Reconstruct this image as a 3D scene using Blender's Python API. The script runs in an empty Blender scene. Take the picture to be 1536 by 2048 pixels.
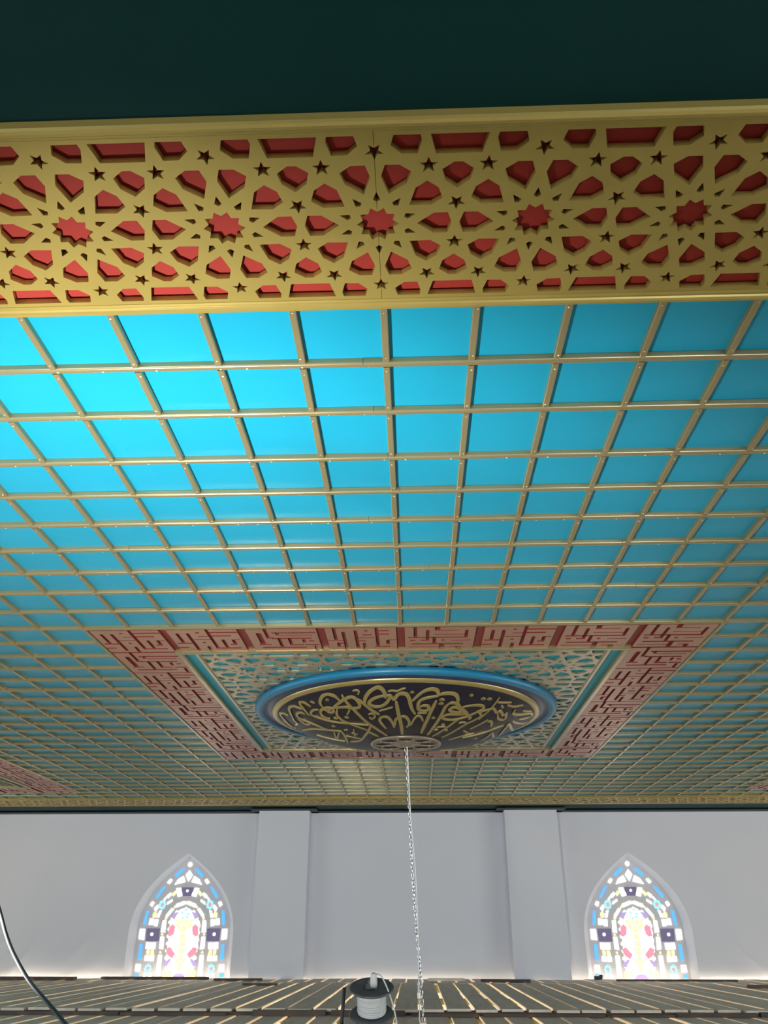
import bpy, bmesh, math, random
from mathutils import Vector, Matrix
random.seed(7)
scene = bpy.context.scene
COL = scene.collection

# ------------------------------------------------------------------ camera, world, lights, exposure
# metres; the origin is the camera, x right along the long battens, y towards the far wall, z up
F_PX, PITCH, YAW, ROLL = 1617.0, 0.481905, -0.035279, 0.000598
H = 1.70                                   # battens' lower faces above the camera
fw = Vector((math.sin(YAW)*math.cos(PITCH), math.cos(YAW)*math.cos(PITCH), math.sin(PITCH)))
rt = Vector((math.cos(YAW), -math.sin(YAW), 0.0))
up = rt.cross(fw)
rt2 = math.cos(ROLL)*rt + math.sin(ROLL)*up
up2 = -math.sin(ROLL)*rt + math.cos(ROLL)*up
cam_d = bpy.data.cameras.new('camera')
cam = bpy.data.objects.new('camera', cam_d)
COL.objects.link(cam)
cam_d.sensor_fit = 'VERTICAL'
cam_d.sensor_height = 36.0
cam_d.lens = 36.0*F_PX/2048.0
cam_d.clip_start = 0.02
cam.matrix_world = Matrix(((rt2.x, up2.x, -fw.x, 0), (rt2.y, up2.y, -fw.y, 0), (rt2.z, up2.z, -fw.z, 0), (0, 0, 0, 1)))
scene.camera = cam

world = bpy.data.worlds.new('world')
scene.world = world
world.use_nodes = True
world.node_tree.nodes['Background'].inputs[0].default_value = (0.62, 0.75, 0.95, 1)
world.node_tree.nodes['Background'].inputs[1].default_value = 1.0

scene.view_settings.view_transform = 'Standard'
scene.view_settings.look = 'None'
scene.view_settings.gamma = 1.0
scene.view_settings.use_curve_mapping = False
scene.view_settings.exposure = 0.0
scene.cycles.use_denoising = True
scene.cycles.max_bounces = 5
scene.cycles.diffuse_bounces = 3
scene.cycles.adaptive_threshold = 0.05
scene.cycles.glossy_bounces = 3

XL, XR, YB, YW, ZD, ZF = -9.2, 9.1, -5.0, 13.36, -0.5535, -5.2   # side walls, back wall, far wall, deck, hall floor

def area(name, loc, rot, sx, sy, power, col):
    d = bpy.data.lights.new(name, 'AREA')
    d.shape = 'RECTANGLE'; d.size = sx; d.size_y = sy; d.energy = power; d.color = col
    o = bpy.data.objects.new(name, d)
    o.location = loc; o.rotation_euler = rot
    COL.objects.link(o)
    return o
R90 = math.pi/2
DAY = (0.76, 0.88, 1.0)
P_SIDE, P_REAR = 75.0, 170.0
for y in (2.5, 5.0, 7.5):                 # unseen side daylight: lamps placed to light the far wall, no windows built
    area('unseen_side_daylight', (XL+0.05, y, 0.35), (0, -R90, 0), 1.7, 1.3, P_SIDE*0.78, DAY)
    area('unseen_side_daylight', (XR-0.05, y, 0.35), (0, R90, 0), 1.7, 1.3, P_SIDE, (0.90, 0.94, 1.0))
for x in (-3.5, 3.2):                      # unseen daylight from behind the camera, also lamps without built windows
    area('unseen_rear_daylight', (x, YB+0.05, 0.35), (R90, 0, 0), 1.3, 1.7, P_REAR, DAY)
for x, r in ((XL+0.05, -R90), (XR-0.05, R90)):   # warm lamps added below the deck to brighten its gaps; no doors built
    area('under_deck_fill', (x, 9.0, -2.9), (0, r, 0), 3.6, 6.0, 1000.0, (1.0, 0.86, 0.66))

# ------------------------------------------------------------------ materials
def mat(name, col, rough=0.5, metal=0.0, spec=0.5, var=0.0, scale=8.0, bump=0.0, bscale=60.0, emit=None, es=0.0, stretch=None):
    m = bpy.data.materials.new(name)
    m.use_nodes = True
    nt = m.node_tree
    b = nt.nodes['Principled BSDF']
    b.inputs['Base Color'].default_value = (*col, 1)
    b.inputs['Roughness'].default_value = rough
    b.inputs['Metallic'].default_value = metal
    b.inputs['Specular IOR Level'].default_value = spec
    if var or bump:
        tc = nt.nodes.new('ShaderNodeTexCoord')
        mp = nt.nodes.new('ShaderNodeMapping')
        geo = nt.nodes.new('ShaderNodeNewGeometry')
        nt.links.new(geo.outputs['Position'], mp.inputs['Vector'])
        if stretch: mp.inputs['Scale'].default_value = stretch
        n = nt.nodes.new('ShaderNodeTexNoise')
        n.inputs['Scale'].default_value = scale; n.inputs['Detail'].default_value = 2
        nt.links.new(mp.outputs['Vector'], n.inputs['Vector'])
        if var:
            r = nt.nodes.new('ShaderNodeMix'); r.data_type = 'RGBA'
            r.inputs[6].default_value = (*[c*(1-var) for c in col], 1)
            r.inputs[7].default_value = (*[min(1, c*(1+var)) for c in col], 1)
            nt.links.new(n.outputs['Fac'], r.inputs[0])
            nt.links.new(r.outputs[2], b.inputs['Base Color'])
        if bump:
            n2 = nt.nodes.new('ShaderNodeTexNoise'); n2.inputs['Scale'].default_value = bscale
            nt.links.new(mp.outputs['Vector'], n2.inputs['Vector'])
            bp = nt.nodes.new('ShaderNodeBump'); bp.inputs['Strength'].default_value = bump
            bp.inputs['Distance'].default_value = 0.01
            nt.links.new(n2.outputs['Fac'], bp.inputs['Height'])
            nt.links.new(bp.outputs['Normal'], b.inputs['Normal'])
    if emit:
        b.inputs['Emission Color'].default_value = (*emit, 1)
        b.inputs['Emission Strength'].default_value = es
    return m

M = {}
M['blue'] = mat('turquoise_paint', (0.007, 0.265, 0.42), 0.30, spec=0.30, var=0.06, scale=2.0)
M['teal'] = mat('deep_teal_paint', (0.003, 0.036, 0.037), 0.55, spec=0.12, var=0.08, scale=3)
M['gold'] = mat('gold_lacquer', (0.38, 0.285, 0.075), 0.36, metal=0.45, var=0.10, scale=5)
M['gold_bar'] = mat('gold_batten_lacquer', (0.35, 0.285, 0.15), 0.25, metal=0.6, var=0.08, scale=5)
M['nail'] = mat('nail_steel', (0.85, 0.83, 0.75), 0.3, metal=0.2)
M['red'] = mat('red_board', (0.30, 0.030, 0.022), 0.6, spec=0.2, var=0.06, scale=4)
M['kred'] = mat('brick_red_board', (0.19, 0.026, 0.023), 0.5, spec=0.3, var=0.08, scale=5)
M['kgold'] = mat('copper_gold_relief', (0.37, 0.20, 0.13), 0.36, metal=0.35, var=0.10, scale=3)
M['sqgold'] = mat('pale_gold_lattice', (0.42, 0.355, 0.23), 0.28, metal=0.6, var=0.08, scale=5)
M['turq'] = mat('turquoise_backing', (0.015, 0.30, 0.40), 0.45, spec=0.3, var=0.05)
M['ring'] = mat('blue_ring_paint', (0.008, 0.155, 0.28), 0.38, var=0.05)
M['ring2'] = mat('navy_cove_paint', (0.015, 0.035, 0.10), 0.35, var=0.05)
M['navy'] = mat('dark_navy_paint', (0.014, 0.012, 0.022), 0.42, spec=0.25, var=0.1)
M['callig'] = mat('calligraphy_gold', (0.38, 0.30, 0.11), 0.30, metal=0.5, var=0.06)
M['bronze'] = mat('bronze_rosette', (0.30, 0.24, 0.17), 0.35, metal=0.5)
M['wall'] = mat('white_plaster', (0.82, 0.84, 0.90), 0.75, spec=0.3, var=0.03, scale=1.2)
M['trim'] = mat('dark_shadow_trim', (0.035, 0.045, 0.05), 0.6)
M['plaster'] = mat('window_plaster', (0.82, 0.81, 0.84), 0.7)
M['wood'] = mat('weathered_plank', (0.88, 0.71, 0.55), 0.65, spec=0.3, var=0.25, scale=3, bump=0.2, bscale=30, stretch=(6, 0.5, 6))
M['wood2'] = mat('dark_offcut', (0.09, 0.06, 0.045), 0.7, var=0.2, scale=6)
M['hall'] = mat('hall_floor_stone', (0.55, 0.48, 0.38), 0.6, var=0.1, scale=1)
M['chrome'] = mat('galvanised_steel', (0.72, 0.74, 0.76), 0.22, metal=1.0)
M['whitecord'] = mat('white_flex', (0.72, 0.72, 0.70), 0.5)
M['black'] = mat('black_rubber', (0.012, 0.012, 0.013), 0.45)
M['dgrey'] = mat('grey_plastic', (0.10, 0.105, 0.108), 0.4)
M['steel'] = mat('painted_steel', (0.25, 0.22, 0.08), 0.4, metal=0.3)
M['lampglass'] = mat('lamp_glass', (0.9, 0.9, 0.9), 0.2, emit=(1, 0.97, 0.92), es=6.0)
def pane(name, col, es):
    m = mat(name, col, 0.2, emit=col, es=es); m.cycles.emission_sampling = 'NONE'; return m
M['p_white'] = pane('white_glass', (1.0, 0.98, 0.96), 1.5)
M['p_cream'] = pane('cream_glass', (1.0, 0.97, 0.78), 1.3)
M['p_blue'] = pane('blue_glass', (0.10, 0.42, 1.0), 0.95)
M['p_yellow'] = pane('yellow_glass', (1.0, 0.90, 0.42), 1.0)
M['p_pink'] = pane('pink_glass', (0.95, 0.27, 0.36), 0.9)
M['p_purple'] = pane('purple_glass', (0.20, 0.17, 0.30), 0.35)
M['p_lilac'] = pane('lilac_glass', (0.42, 0.33, 0.62), 0.85)
M['p_cyan'] = pane('cyan_glass', (0.32, 0.92, 0.95), 1.0)
M['p_pale'] = pane('pale_blue_glass', (0.68, 0.84, 0.92), 1.1)

# ------------------------------------------------------------------ helpers
def link(name, me, m=None, parent=None, loc=None):
    if m is not None:
        me.materials.clear(); me.materials.append(M[m] if isinstance(m, str) else m)
    o = bpy.data.objects.new(name, me)
    COL.objects.link(o)
    if parent is not None: o.parent = parent
    if loc is not None: o.location = loc
    return o
def empty(name, loc=(0, 0, 0), parent=None):
    o = bpy.data.objects.new(name, None); o.empty_display_size = 0.1
    COL.objects.link(o); o.location = loc
    if parent is not None: o.parent = parent
    return o
def tag(o, label=None, cat=None, group=None, kind=None):
    if label: o['label'] = label
    if cat: o['category'] = cat
    if group: o['group'] = group
    if kind: o['kind'] = kind
    return o
class MB:
    """collects boxes, prisms, tubes and lathes into one mesh"""
    def __init__(s): s.v = []; s.f = []; s.sm = []
    def add(s, vs, fs, smooth=False):
        k = len(s.v); s.v += [tuple(v) for v in vs]; s.f += [tuple(k+i for i in f) for f in fs]; s.sm += [smooth]*len(fs); return s
    def box(s, x0, x1, y0, y1, z0, z1):
        return s.add([(x0,y0,z0),(x1,y0,z0),(x1,y1,z0),(x0,y1,z0),(x0,y0,z1),(x1,y0,z1),(x1,y1,z1),(x0,y1,z1)],
                     [(0,3,2,1),(4,5,6,7),(0,1,5,4),(1,2,6,5),(2,3,7,6),(3,0,4,7)])
    def prism(s, poly, axis, a, b, smooth=False):
        """poly in the two other axes, extruded along axis from a to b"""
        n = len(poly)
        def P(p, t): return {0: (t, p[0], p[1]), 1: (p[0], t, p[1]), 2: (p[0], p[1], t)}[axis]
        vs = [P(p, a) for p in poly]+[P(p, b) for p in poly]
        fs = [tuple(range(n))[::-1], tuple(range(n, 2*n))]+[(i, (i+1) % n, n+(i+1) % n, n+i) for i in range(n)]
        if smooth:
            s.add(vs, fs[2:], True); s.add(vs[:n], [fs[0]]); return s.add(vs[n:], [tuple(range(n))])
        return s.add(vs, fs)
    def tube(s, pts, r, n=8, closed=False, cap=True):
        pts = [Vector(p) for p in pts]; N = len(pts); vs = []; fs = []
        prev = None
        for i, p in enumerate(pts):
            a = pts[(i-1) % N] if (closed or i > 0) else p
            b = pts[(i+1) % N] if (closed or i < N-1) else p
            t = (b-a).normalized()
            if prev is None:
                ref = Vector((0, 0, 1)) if abs(t.z) < 0.9 else Vector((1, 0, 0))
                u = t.cross(ref).normalized()
            else:
                u = (prev-t*prev.dot(t)).normalized()
            prev = u; w = t.cross(u)
            rr = r[i] if isinstance(r, (list, tuple)) else r
            vs += [p+(u*math.cos(2*math.pi*k/n)+w*math.sin(2*math.pi*k/n))*rr for k in range(n)]
        for i in range(N if closed else N-1):
            j = (i+1) % N
            fs += [(i*n+k, i*n+(k+1) % n, j*n+(k+1) % n, j*n+k) for k in range(n)]
        if cap and not closed: fs += [tuple(range(n))[::-1], tuple((N-1)*n+k for k in range(n))]
        return s.add(vs, fs, True)
    def lathe(s, prof, n=64, c=(0, 0, 0), closed=False):
        vs = []; fs = []; m = len(prof)
        for k in range(n):
            a = 2*math.pi*k/n
            vs += [(c[0]+r*math.cos(a), c[1]+r*math.sin(a), c[2]+z) for r, z in prof]
        for k in range(n):
            j = (k+1) % n
            for i in range(m if closed else m-1):
                i2 = (i+1) % m
                fs.append((k*m+i, j*m+i, j*m+i2, k*m+i2))
        return s.add(vs, fs, True)
    def mesh(s, name):
        me = bpy.data.meshes.new(name)
        me.from_pydata(s.v, [], s.f); me.update()
        me.polygons.foreach_set('use_smooth', s.sm)
        bm = bmesh.new(); bm.from_mesh(me); bmesh.ops.recalc_face_normals(bm, faces=bm.faces); bm.to_mesh(me); bm.free()
        return me
    def build(s, name, m=None, parent=None, loc=None): return link(name, s.mesh(name), m, parent, loc)

def plate(name, outer, holes, thick):
    """flat sheet with polygonal holes in the xy plane, from z=0 to z=thick, as a mesh"""
    cu = bpy.data.curves.new(name, 'CURVE')
    cu.dimensions = '2D'; cu.fill_mode = 'BOTH'; cu.extrude = thick/2
    for poly in [outer]+holes:
        sp = cu.splines.new('POLY'); sp.points.add(len(poly)-1)
        for i, p in enumerate(poly): sp.points[i].co = (p[0], p[1], 0, 1)
        sp.use_cyclic_u = True
    o = bpy.data.objects.new(name, cu); COL.objects.link(o)
    dg = bpy.context.evaluated_depsgraph_get(); dg.update()
    me = bpy.data.meshes.new_from_object(o.evaluated_get(dg))
    bpy.data.objects.remove(o); bpy.data.curves.remove(cu)
    me.name = name
    me.transform(Matrix.Translation((0, 0, thick/2)))
    me.polygons.foreach_set('use_smooth', [False]*len(me.polygons))
    return me
def copy_of(o, parent=None, loc=None):
    c = o.copy(); COL.objects.link(c)
    if parent is not None: c.parent = parent
    if loc is not None: c.location = loc
    return c
def in_view(x, y, z, margin=60):
    P = Vector((x, y, z)); d = P.dot(fw)
    if d < 0.1: return None
    px = 768+F_PX*P.dot(rt2)/d; py = 1024-F_PX*P.dot(up2)/d
    return d if (-margin < px < 1536+margin and -margin < py < 2048+margin) else None
def smooth_path(pts, k=6):
    pts = [Vector(p) for p in pts]; out = []
    for i in range(len(pts)-1):
        p0 = pts[max(i-1, 0)]; p1 = pts[i]; p2 = pts[i+1]; p3 = pts[min(i+2, len(pts)-1)]
        for j in range(k):
            t = j/k
            out.append(0.5*((2*p1)+(p2-p0)*t+(2*p0-5*p1+4*p2-p3)*t*t+(3*p1-p0-3*p2+p3)*t**3))
    out.append(pts[-1]); return out

# ------------------------------------------------------------------ ceiling grid
SX, SY, CX, CY = 0.284547, 0.288319, -1.206092, 1.904240
def col(c): return CX+c*SX
ROWFIX = [(-20, -20), (0, -0.07), (1, 0.97), (2, 1.95), (3, 3.08), (4, 4.05), (5, 5.02), (6, 5.99), (7, 6.97), (8, 7.94), (9, 8.96), (10, 9.98), (25, 24.72), (35, 34.5), (60, 59.5)]
def row(n):
    for (a, fa), (b, fb) in zip(ROWFIX, ROWFIX[1:]):
        if a <= n <= b: return CY+SY*(fa+(fb-fa)*(n-a)/(b-a))
C0, C1 = -27, 35                          # column lines of the room
N0, N1 = 0, 35                            # row lines of the coffered field
PC0, PC1, PN0, PN1 = -3, 11, 10, 25       # central panel
SIDE = [(-25.6, -11.6, 18, 33), (19.6, 33.6, 18, 33)]   # panels to the left and right
ZP = H+0.025                              # coffer panels' faces

def blocked(c, n, rects):
    return any(a <= c <= b and p <= n <= q for a, b, p, q in rects)
RECTS = [(PC0, PC1, PN0, PN1)]+SIDE

ceiling = MB().box(XL, XR, YB, YW, ZP+0.045, ZP+0.12).build('ceiling', 'teal')
tag(ceiling, kind='structure')
# wide teal margin before the near border and the narrow one along the far wall
tag(MB().box(XL, XR, YB, 1.30, H+0.020, H+0.04).build('ceiling_margin', 'teal', ceiling))
tag(MB().box(XL, XR, 12.52, YW, H+0.020, H+0.04).build('ceiling_margin', 'teal', ceiling))
tag(MB().box(XL, XL+0.6, 1.3, 12.52, H+0.020, H+0.04).build('ceiling_margin', 'teal', ceiling))
tag(MB().box(XR-0.5, XR, 1.3, 12.52, H+0.020, H+0.04).build('ceiling_margin', 'teal', ceiling))

# coffer panels, one per cell: the 300 that show largest as parts, the rest as one
cells = []
for n in range(N0, N1):
    for c in range(C0, C1):
        x = col(c+0.5); y = (row(n)+row(n+1))/2
        if any(a-0.3 < c+0.5 < b+0.3 and p < n+0.5 < q for a, b, p, q in RECTS) and not (PC0-0.01 < c < PC0 and 0):
            if blocked(c+0.5, n+0.5, RECTS): continue
        d = in_view(x, y, H)
        cells.append((d if d else 1e3+abs(x)+y, c, n))
cells.sort()
rest = MB(); pan_cache = {}
for i, (d, c, n) in enumerate(cells):
    y0, y1 = row(n), row(n+1)
    if i < 300:
        key = n
        if key not in pan_cache:
            pan_cache[key] = MB().box(-SX/2+0.0006, SX/2-0.0006, 0.0006, y1-y0-0.0006, 0, 0.012).mesh('coffer_panel')
            pan_cache[key].materials.append(M['blue'])
        link('coffer_panel', pan_cache[key], None, ceiling, (col(c+0.5), y0, ZP))
    else:
        rest.box(col(c)+0.0006, col(c+1)-0.0006, y0+0.0006, y1-0.0006, ZP, ZP+0.012)
tag(rest.build('coffer_panels_beyond', 'blue', ceiling), kind='stuff')

# long battens (along x): rounded strips in lengths, butt-jointed
BW, BD = 0.0125, 0.026
RC = 0.008
prof = [(-BW, ZP), (-BW, ZP-0.001)]+[(-BW+RC-RC*math.cos(k*math.pi/10), H+RC-RC*math.sin(k*math.pi/10)) for k in range(6)]+[(BW-RC+RC*math.sin(k*math.pi/10), H+RC-RC*math.cos(k*math.pi/10)) for k in range(6)]+[(BW, ZP-0.001), (BW, ZP)]
def long_batten(x0, x1, y): return MB().prism([(y+a, b) for a, b in prof], 0, x0, x1, True).build('long_batten', 'gold_bar', ceiling)
for n in range(N0+1, N1):
    spans = [(col(C0), col(C1))]
    for a, b, p, q in RECTS:
        if p < n < q:
            new = []
            for s0, s1 in spans:
                if b > (s0-CX)/SX and a < (s1-CX)/SX: new += [(s0, col(a)), (col(b), s1)]
                else: new.append((s0, s1))
            spans = [s for s in new if s[1]-s[0] > 0.05]
    rng = random.Random(n*17+3)
    off = {1: 3.72, 2: 3.8, 3: 3.95, 4: 4.1, 9: -4.4}.get(n, rng.uniform(0, 9))
    for s0, s1 in spans:
        cuts = [s0]
        k = col(off)-20*8.6*SX
        while k < s1:
            if k > s0+0.3 and k < s1-0.3: cuts.append(k)
            k += 8.6*SX
        cuts.append(s1)
        for a, b in zip(cuts, cuts[1:]):
            dz = rng.uniform(-0.0012, 0.0012)
            o = long_batten(a+0.0008, b-0.0008, row(n)); o.location.z = dz; o.location.y = rng.uniform(-0.0015, 0.0015)
# short battens (along y): one piece per cell between two long ones
shorts = []
for n in range(N0, N1):
    for c in range(C0+1, C1):
        y = (row(n)+row(n+1))/2
        if any(a < c < b and p < n+0.5 < q for a, b, p, q in RECTS): continue
        d = in_view(col(c), y, H)
        shorts.append((d if d else 1e3+abs(col(c))+y, c, n))
shorts.sort()
SW = 0.0115
sprof = [(-SW, ZP), (-SW, H+0.006), (-SW+0.0025, H+0.003), (SW-0.0025, H+0.003), (SW, H+0.006), (SW, ZP)]
rest = MB(); sb_cache = {}; nails = MB()
def nail(x, y, z):
    r = 0.0034
    nails.add([(x+r*math.cos(k*math.pi/3), y+r*math.sin(k*math.pi/3), z) for k in range(6)]+[(x, y, z-0.0016)], [(k, (k+1) % 6, 6) for k in range(6)], True)
for i, (d, c, n) in enumerate(shorts):
    y0, y1 = row(n)+(BW if n > 0 else 0.012), row(n+1)-BW
    if i < 300:
        if n not in sb_cache:
            sb_cache[n] = MB().prism(sprof, 1, 0.003, y1-y0-0.0006).mesh('short_batten'); sb_cache[n].materials.append(M['gold_bar'])
        link('short_batten', sb_cache[n], None, ceiling, (col(c)+random.uniform(-0.0015, 0.0015), y0, random.uniform(-0.0006, 0.0006)))
        if n < 9 and d < 1e2:
            nail(col(c)+random.uniform(-0.004, 0.004), y0+0.03+random.uniform(-0.006, 0.006), H+0.0034)
            nail(col(c)+random.uniform(-0.004, 0.004), y1-0.022+random.uniform(-0.006, 0.006), H+0.0034)
    else:
        rest.prism([(a+col(c), b) for a, b in sprof], 1, y0+0.003, y1-0.0006)
tag(rest.build('short_battens_beyond', 'gold_bar', ceiling), kind='stuff')
for n in range(1, 9):
    for k in range(-4, 16):
        nail(col(k*0.62+random.uniform(-0.2, 0.2)), row(n)+0.004, H+0.0005)
tag(nails.build('nail_heads', 'nail', ceiling), kind='stuff')

# ------------------------------------------------------------------ star lattice: ten-fold rosette repeated along the border
PIT = 0.4172                              # star to star
VB = 0.2935                               # half width of the lattice sheet
def pol(r, a): return (r*math.cos(math.radians(a)), -r*math.sin(math.radians(a)))
def rosette():
    hs = [[pol(0.0575 if k % 2 == 0 else 0.0425, 18*k) for k in range(20)]]
    for k in range(10):
        a = 36*k
        hs.append([pol(0.105, a), pol(0.1545, a+13), pol(0.1905, a+10.5), pol(0.1985, a), pol(0.1905, a-10.5), pol(0.1545, a-13)])
        b = a+18
        hs.append([pol(0.1075, b), pol(0.0825, b+7), pol(0.075, b), pol(0.0825, b-7)])
        if k not in ():
            cx_, cy_ = pol(0.2193 if k in (0, 4, 5, 9) else 0.2285, b)
            hs.append([(cx_+q[0], cy_+q[1]) for q in [pol(0.0245 if j % 2 == 0 else 0.0105, b+180+36*j) for j in range(10)]])
    return hs
def tile_holes(first=False, last=False):
    """holes of one tile, star at the origin, symmetric; shared shapes on the mid line belong to the tile on their left"""
    hs = []
    for h in rosette():
        mx = sum(p[0] for p in h)/len(h)
        if mx < -PIT/2+0.012: continue            # the small stars on the left mid line come from the neighbour
        hs.append(h)
    for s in (1, -1):
        for m in (1, -1):
            hs.append([(m*x, s*y) for x, y in [(0.0485, 0.2735), (0.1137, 0.2735), (0.1174, 0.2577), (0.1064, 0.2197), (0.067, 0.2205), (0.0403, 0.2448)]])
        g = PIT/2
        hs.append([(g+x, s*y) for x, y in [(-0.0715, 0.2735), (0.0715, 0.2735), (0.0568, 0.218), (-0.0568, 0.218)]])
        hs.append([(g+x, s*y) for x, y in [(-0.011, 0.1930), (0.011, 0.1930), (0.0400, 0.1715), (0.0318, 0.1385), (0, 0.1129), (-0.0318, 0.1385), (-0.0400, 0.1715)]])
    return hs
XA, YA = -0.0723, 1.5725                  # the star on the sheet joint
NT = 4
def clip(poly, x0, keep_right):
    out = []
    for i in range(len(poly)):
        a, b = poly[i], poly[(i+1) % len(poly)]
        ia = (a[0] >= x0) == keep_right or a[0] == x0; ib = (b[0] >= x0) == keep_right or b[0] == x0
        if ia: out.append(a)
        if ia != ib:
            t = (x0-a[0])/(b[0]-a[0]); out.append((x0, a[1]+t*(b[1]-a[1])))
    return out
def lattice_sheet():
    """four tiles, from one star column to another: the half stars at both ends are cut by the joint"""
    L = NT*PIT
    holes = []; outer_l = []; outer_r = []
    e = 0.0012
    for t in range(NT+1):
        for h in tile_holes():
            p = [(x+t*PIT, y) for x, y in h]
            xs = [q[0] for q in p]
            if max(xs) <= e or min(xs) >= L-e: continue
            if min(xs) < e: outer_l.append(clip(p, e/2, True)); continue
            if max(xs) > L-e: outer_r.append(clip(p, L-e/2, False)); continue
            if len(p) > 2: holes.append(p)
    # neighbours' shapes on the first mid line are already inside; add left tile's own mid line set for t=-1 is outside
    def edge(polys, x0, ups):
        # chain of points along the joint, dipping round every half hole; ups: from -VB to VB
        ch = []
        for p in polys:
            on = [i for i, q in enumerate(p) if abs(q[0]-x0) < 1e-9]
            on.sort(key=lambda i: p[i][1]); i0, i1 = on[0], on[-1]
            n = len(p)
            a = [p[(i0+k) % n] for k in range((i1-i0) % n+1)]; c = [p[(i0-k) % n] for k in range((i0-i1) % n+1)]
            ch.append(a if len(a) > len(c) else c)
        ch.sort(key=lambda q: q[0][1])
        pts = [q for c in ch for q in c]
        return pts if ups else pts[::-1]
    outer = [(e/2, -VB), (L-e/2, -VB)]+edge(outer_r, L-e/2, True)+[(L-e/2, VB), (e/2, VB)]+edge(outer_l, e/2, False)
    return plate('lattice_sheet', outer, holes, 0.018)
sheet_me = lattice_sheet(); sheet_me.materials.append(M['gold'])
LSEC = NT*PIT
def star_border(label, yc, ms):
    b = empty('star_lattice_border', (0, yc, H)); tag(b, label, 'lattice')
    for k in range(-6, 6):
        x0 = XA+k*LSEC
        if x0 < XL or x0+LSEC > XR+0.2: continue
        link('lattice_sheet', sheet_me, None, b, (x0, 0, 0.0))
    MB().box(XL+0.6, XR-0.5, -VB, VB, 0.024, 0.034).build('red_backing', 'red', b)
    # stepped mouldings along both edges
    for s in (-1, 1):
        w = [(VB-0.006, 0.022), (VB-0.006, -0.002), (VB-0.001, -0.006), (VB+0.006, -0.006), (VB+0.009, -0.011), (VB+0.014, -0.016), (VB+0.022, -0.016), (VB+0.028, -0.011), (VB+0.031, -0.003), (VB+0.031, 0.03), (VB-0.002, 0.03)]
        MB().prism([(s*y, z if z > 0 else z*ms) for y, z in w], 0, XL+0.6, XR-0.5).build('edge_moulding', 'gold', b)
    return b
star_border('gold star-pattern lattice border over red board, nearest the camera', YA, 1.0)
star_border('distant gold lattice border running along the top of the far white wall', 12.22, 0.45)

# ------------------------------------------------------------------ kufic border panels
# grooves cut into each square relief panel: (u0, v0, u1, v1) in panel fractions, v away from the camera
G1 = [(.13,.18,.19,.72),(.10,.68,.28,.73),(.12,.83,.77,.88),(.41,.42,.46,.86),(.24,0,.29,.40),(.24,.37,.34,.42),(.36,.14,.97,.19),(.39,.20,.44,.27),(.44,.27,.92,.31),(.33,.40,.91,.44),(.55,.43,.60,.74),(.55,.70,.76,.75),(.74,.48,.79,.62),(.86,.53,.92,.58),(.78,.70,.98,.74),(.90,.78,.95,1)]
G2 = [(.55,0,.60,.86),(.55,.82,.93,.87),(.10,.14,.15,.57),(.25,.14,.31,.94),(.02,.57,.27,.62),(0,.78,.14,.83),(.40,.11,.46,.16),(.39,.27,.55,.31),(.30,.42,.55,.46),(.40,.56,.45,.61),(.43,.75,.48,1),(.60,.11,1,.15),(.60,.26,.88,.30),(.71,.44,.76,.84),(.85,.46,.90,.70),(.80,.66,.90,.70),(.85,.44,.98,.48)]
G3 = [(.10,0,.15,.52),(.23,.14,.28,1),(.40,.10,.45,.90),(0,.52,.27,.56),(.14,.66,.24,.70),(.13,.66,.17,.86),(.13,.82,.24,.86),(.55,.10,.61,.15),(.52,.28,.65,.32),(.44,.42,.68,.46),(.42,.55,.56,.59),(.51,.67,.56,1),(.70,0,.75,.86),(.68,.82,.91,.87),(.76,.11,.91,.15),(.76,.25,.89,.29),(.86,.54,.91,.75),(.88,.52,1,.56)]
G4 = [(.13,0,.18,.44),(.29,.12,.34,.60),(.22,.55,.33,.60),(.04,.43,.90,.47),(.42,0,.50,.14),(.42,.12,.78,.16),(.43,.29,.86,.32),(.84,.12,.90,.44),(.40,.46,.46,.74),(.10,.73,.86,.77),(.07,.56,.15,.60),(.53,.56,.58,.60),(.68,.57,.95,.60),(.06,.88,.53,.91),(.51,.76,.57,1),(.66,.87,.78,.90),(.76,.88,.83,1)]
def kufic_mesh(gr, w, h, name='kufic_panel'):
    """raised blocks left between the grooves"""
    N = 40
    g = [[True]*N for _ in range(N)]
    for u0, v0, u1, v1 in gr:
        for i in range(N):
            for j in range(N):
                if u0 <= (i+.5)/N <= u1 and v0 <= (j+.5)/N <= v1: g[j][i] = False
    used = [[False]*N for _ in range(N)]
    mb = MB()
    for j in range(N):
        i = 0
        while i < N:
            if g[j][i] and not used[j][i]:
                i1 = i
                while i1 < N and g[j][i1] and not used[j][i1]: i1 += 1
                j1 = j+1
                while j1 < N and all(g[j1][k] and not used[j1][k] for k in range(i, i1)): j1 += 1
                for jj in range(j, j1):
                    for k in range(i, i1): used[jj][k] = True
                mb.box(i*w/N, i1*w/N, j*h/N, j1*h/N, 0, 0.014)
                i = i1
            else: i += 1
    me = mb.mesh(name); me.materials.append(M['kgold']); me.materials.append(M['kred'])
    for f in me.polygons: f.material_index = 0 if abs(f.normal.z) > 0.5 else 1   # letter flanks are red like the board
    return me

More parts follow.
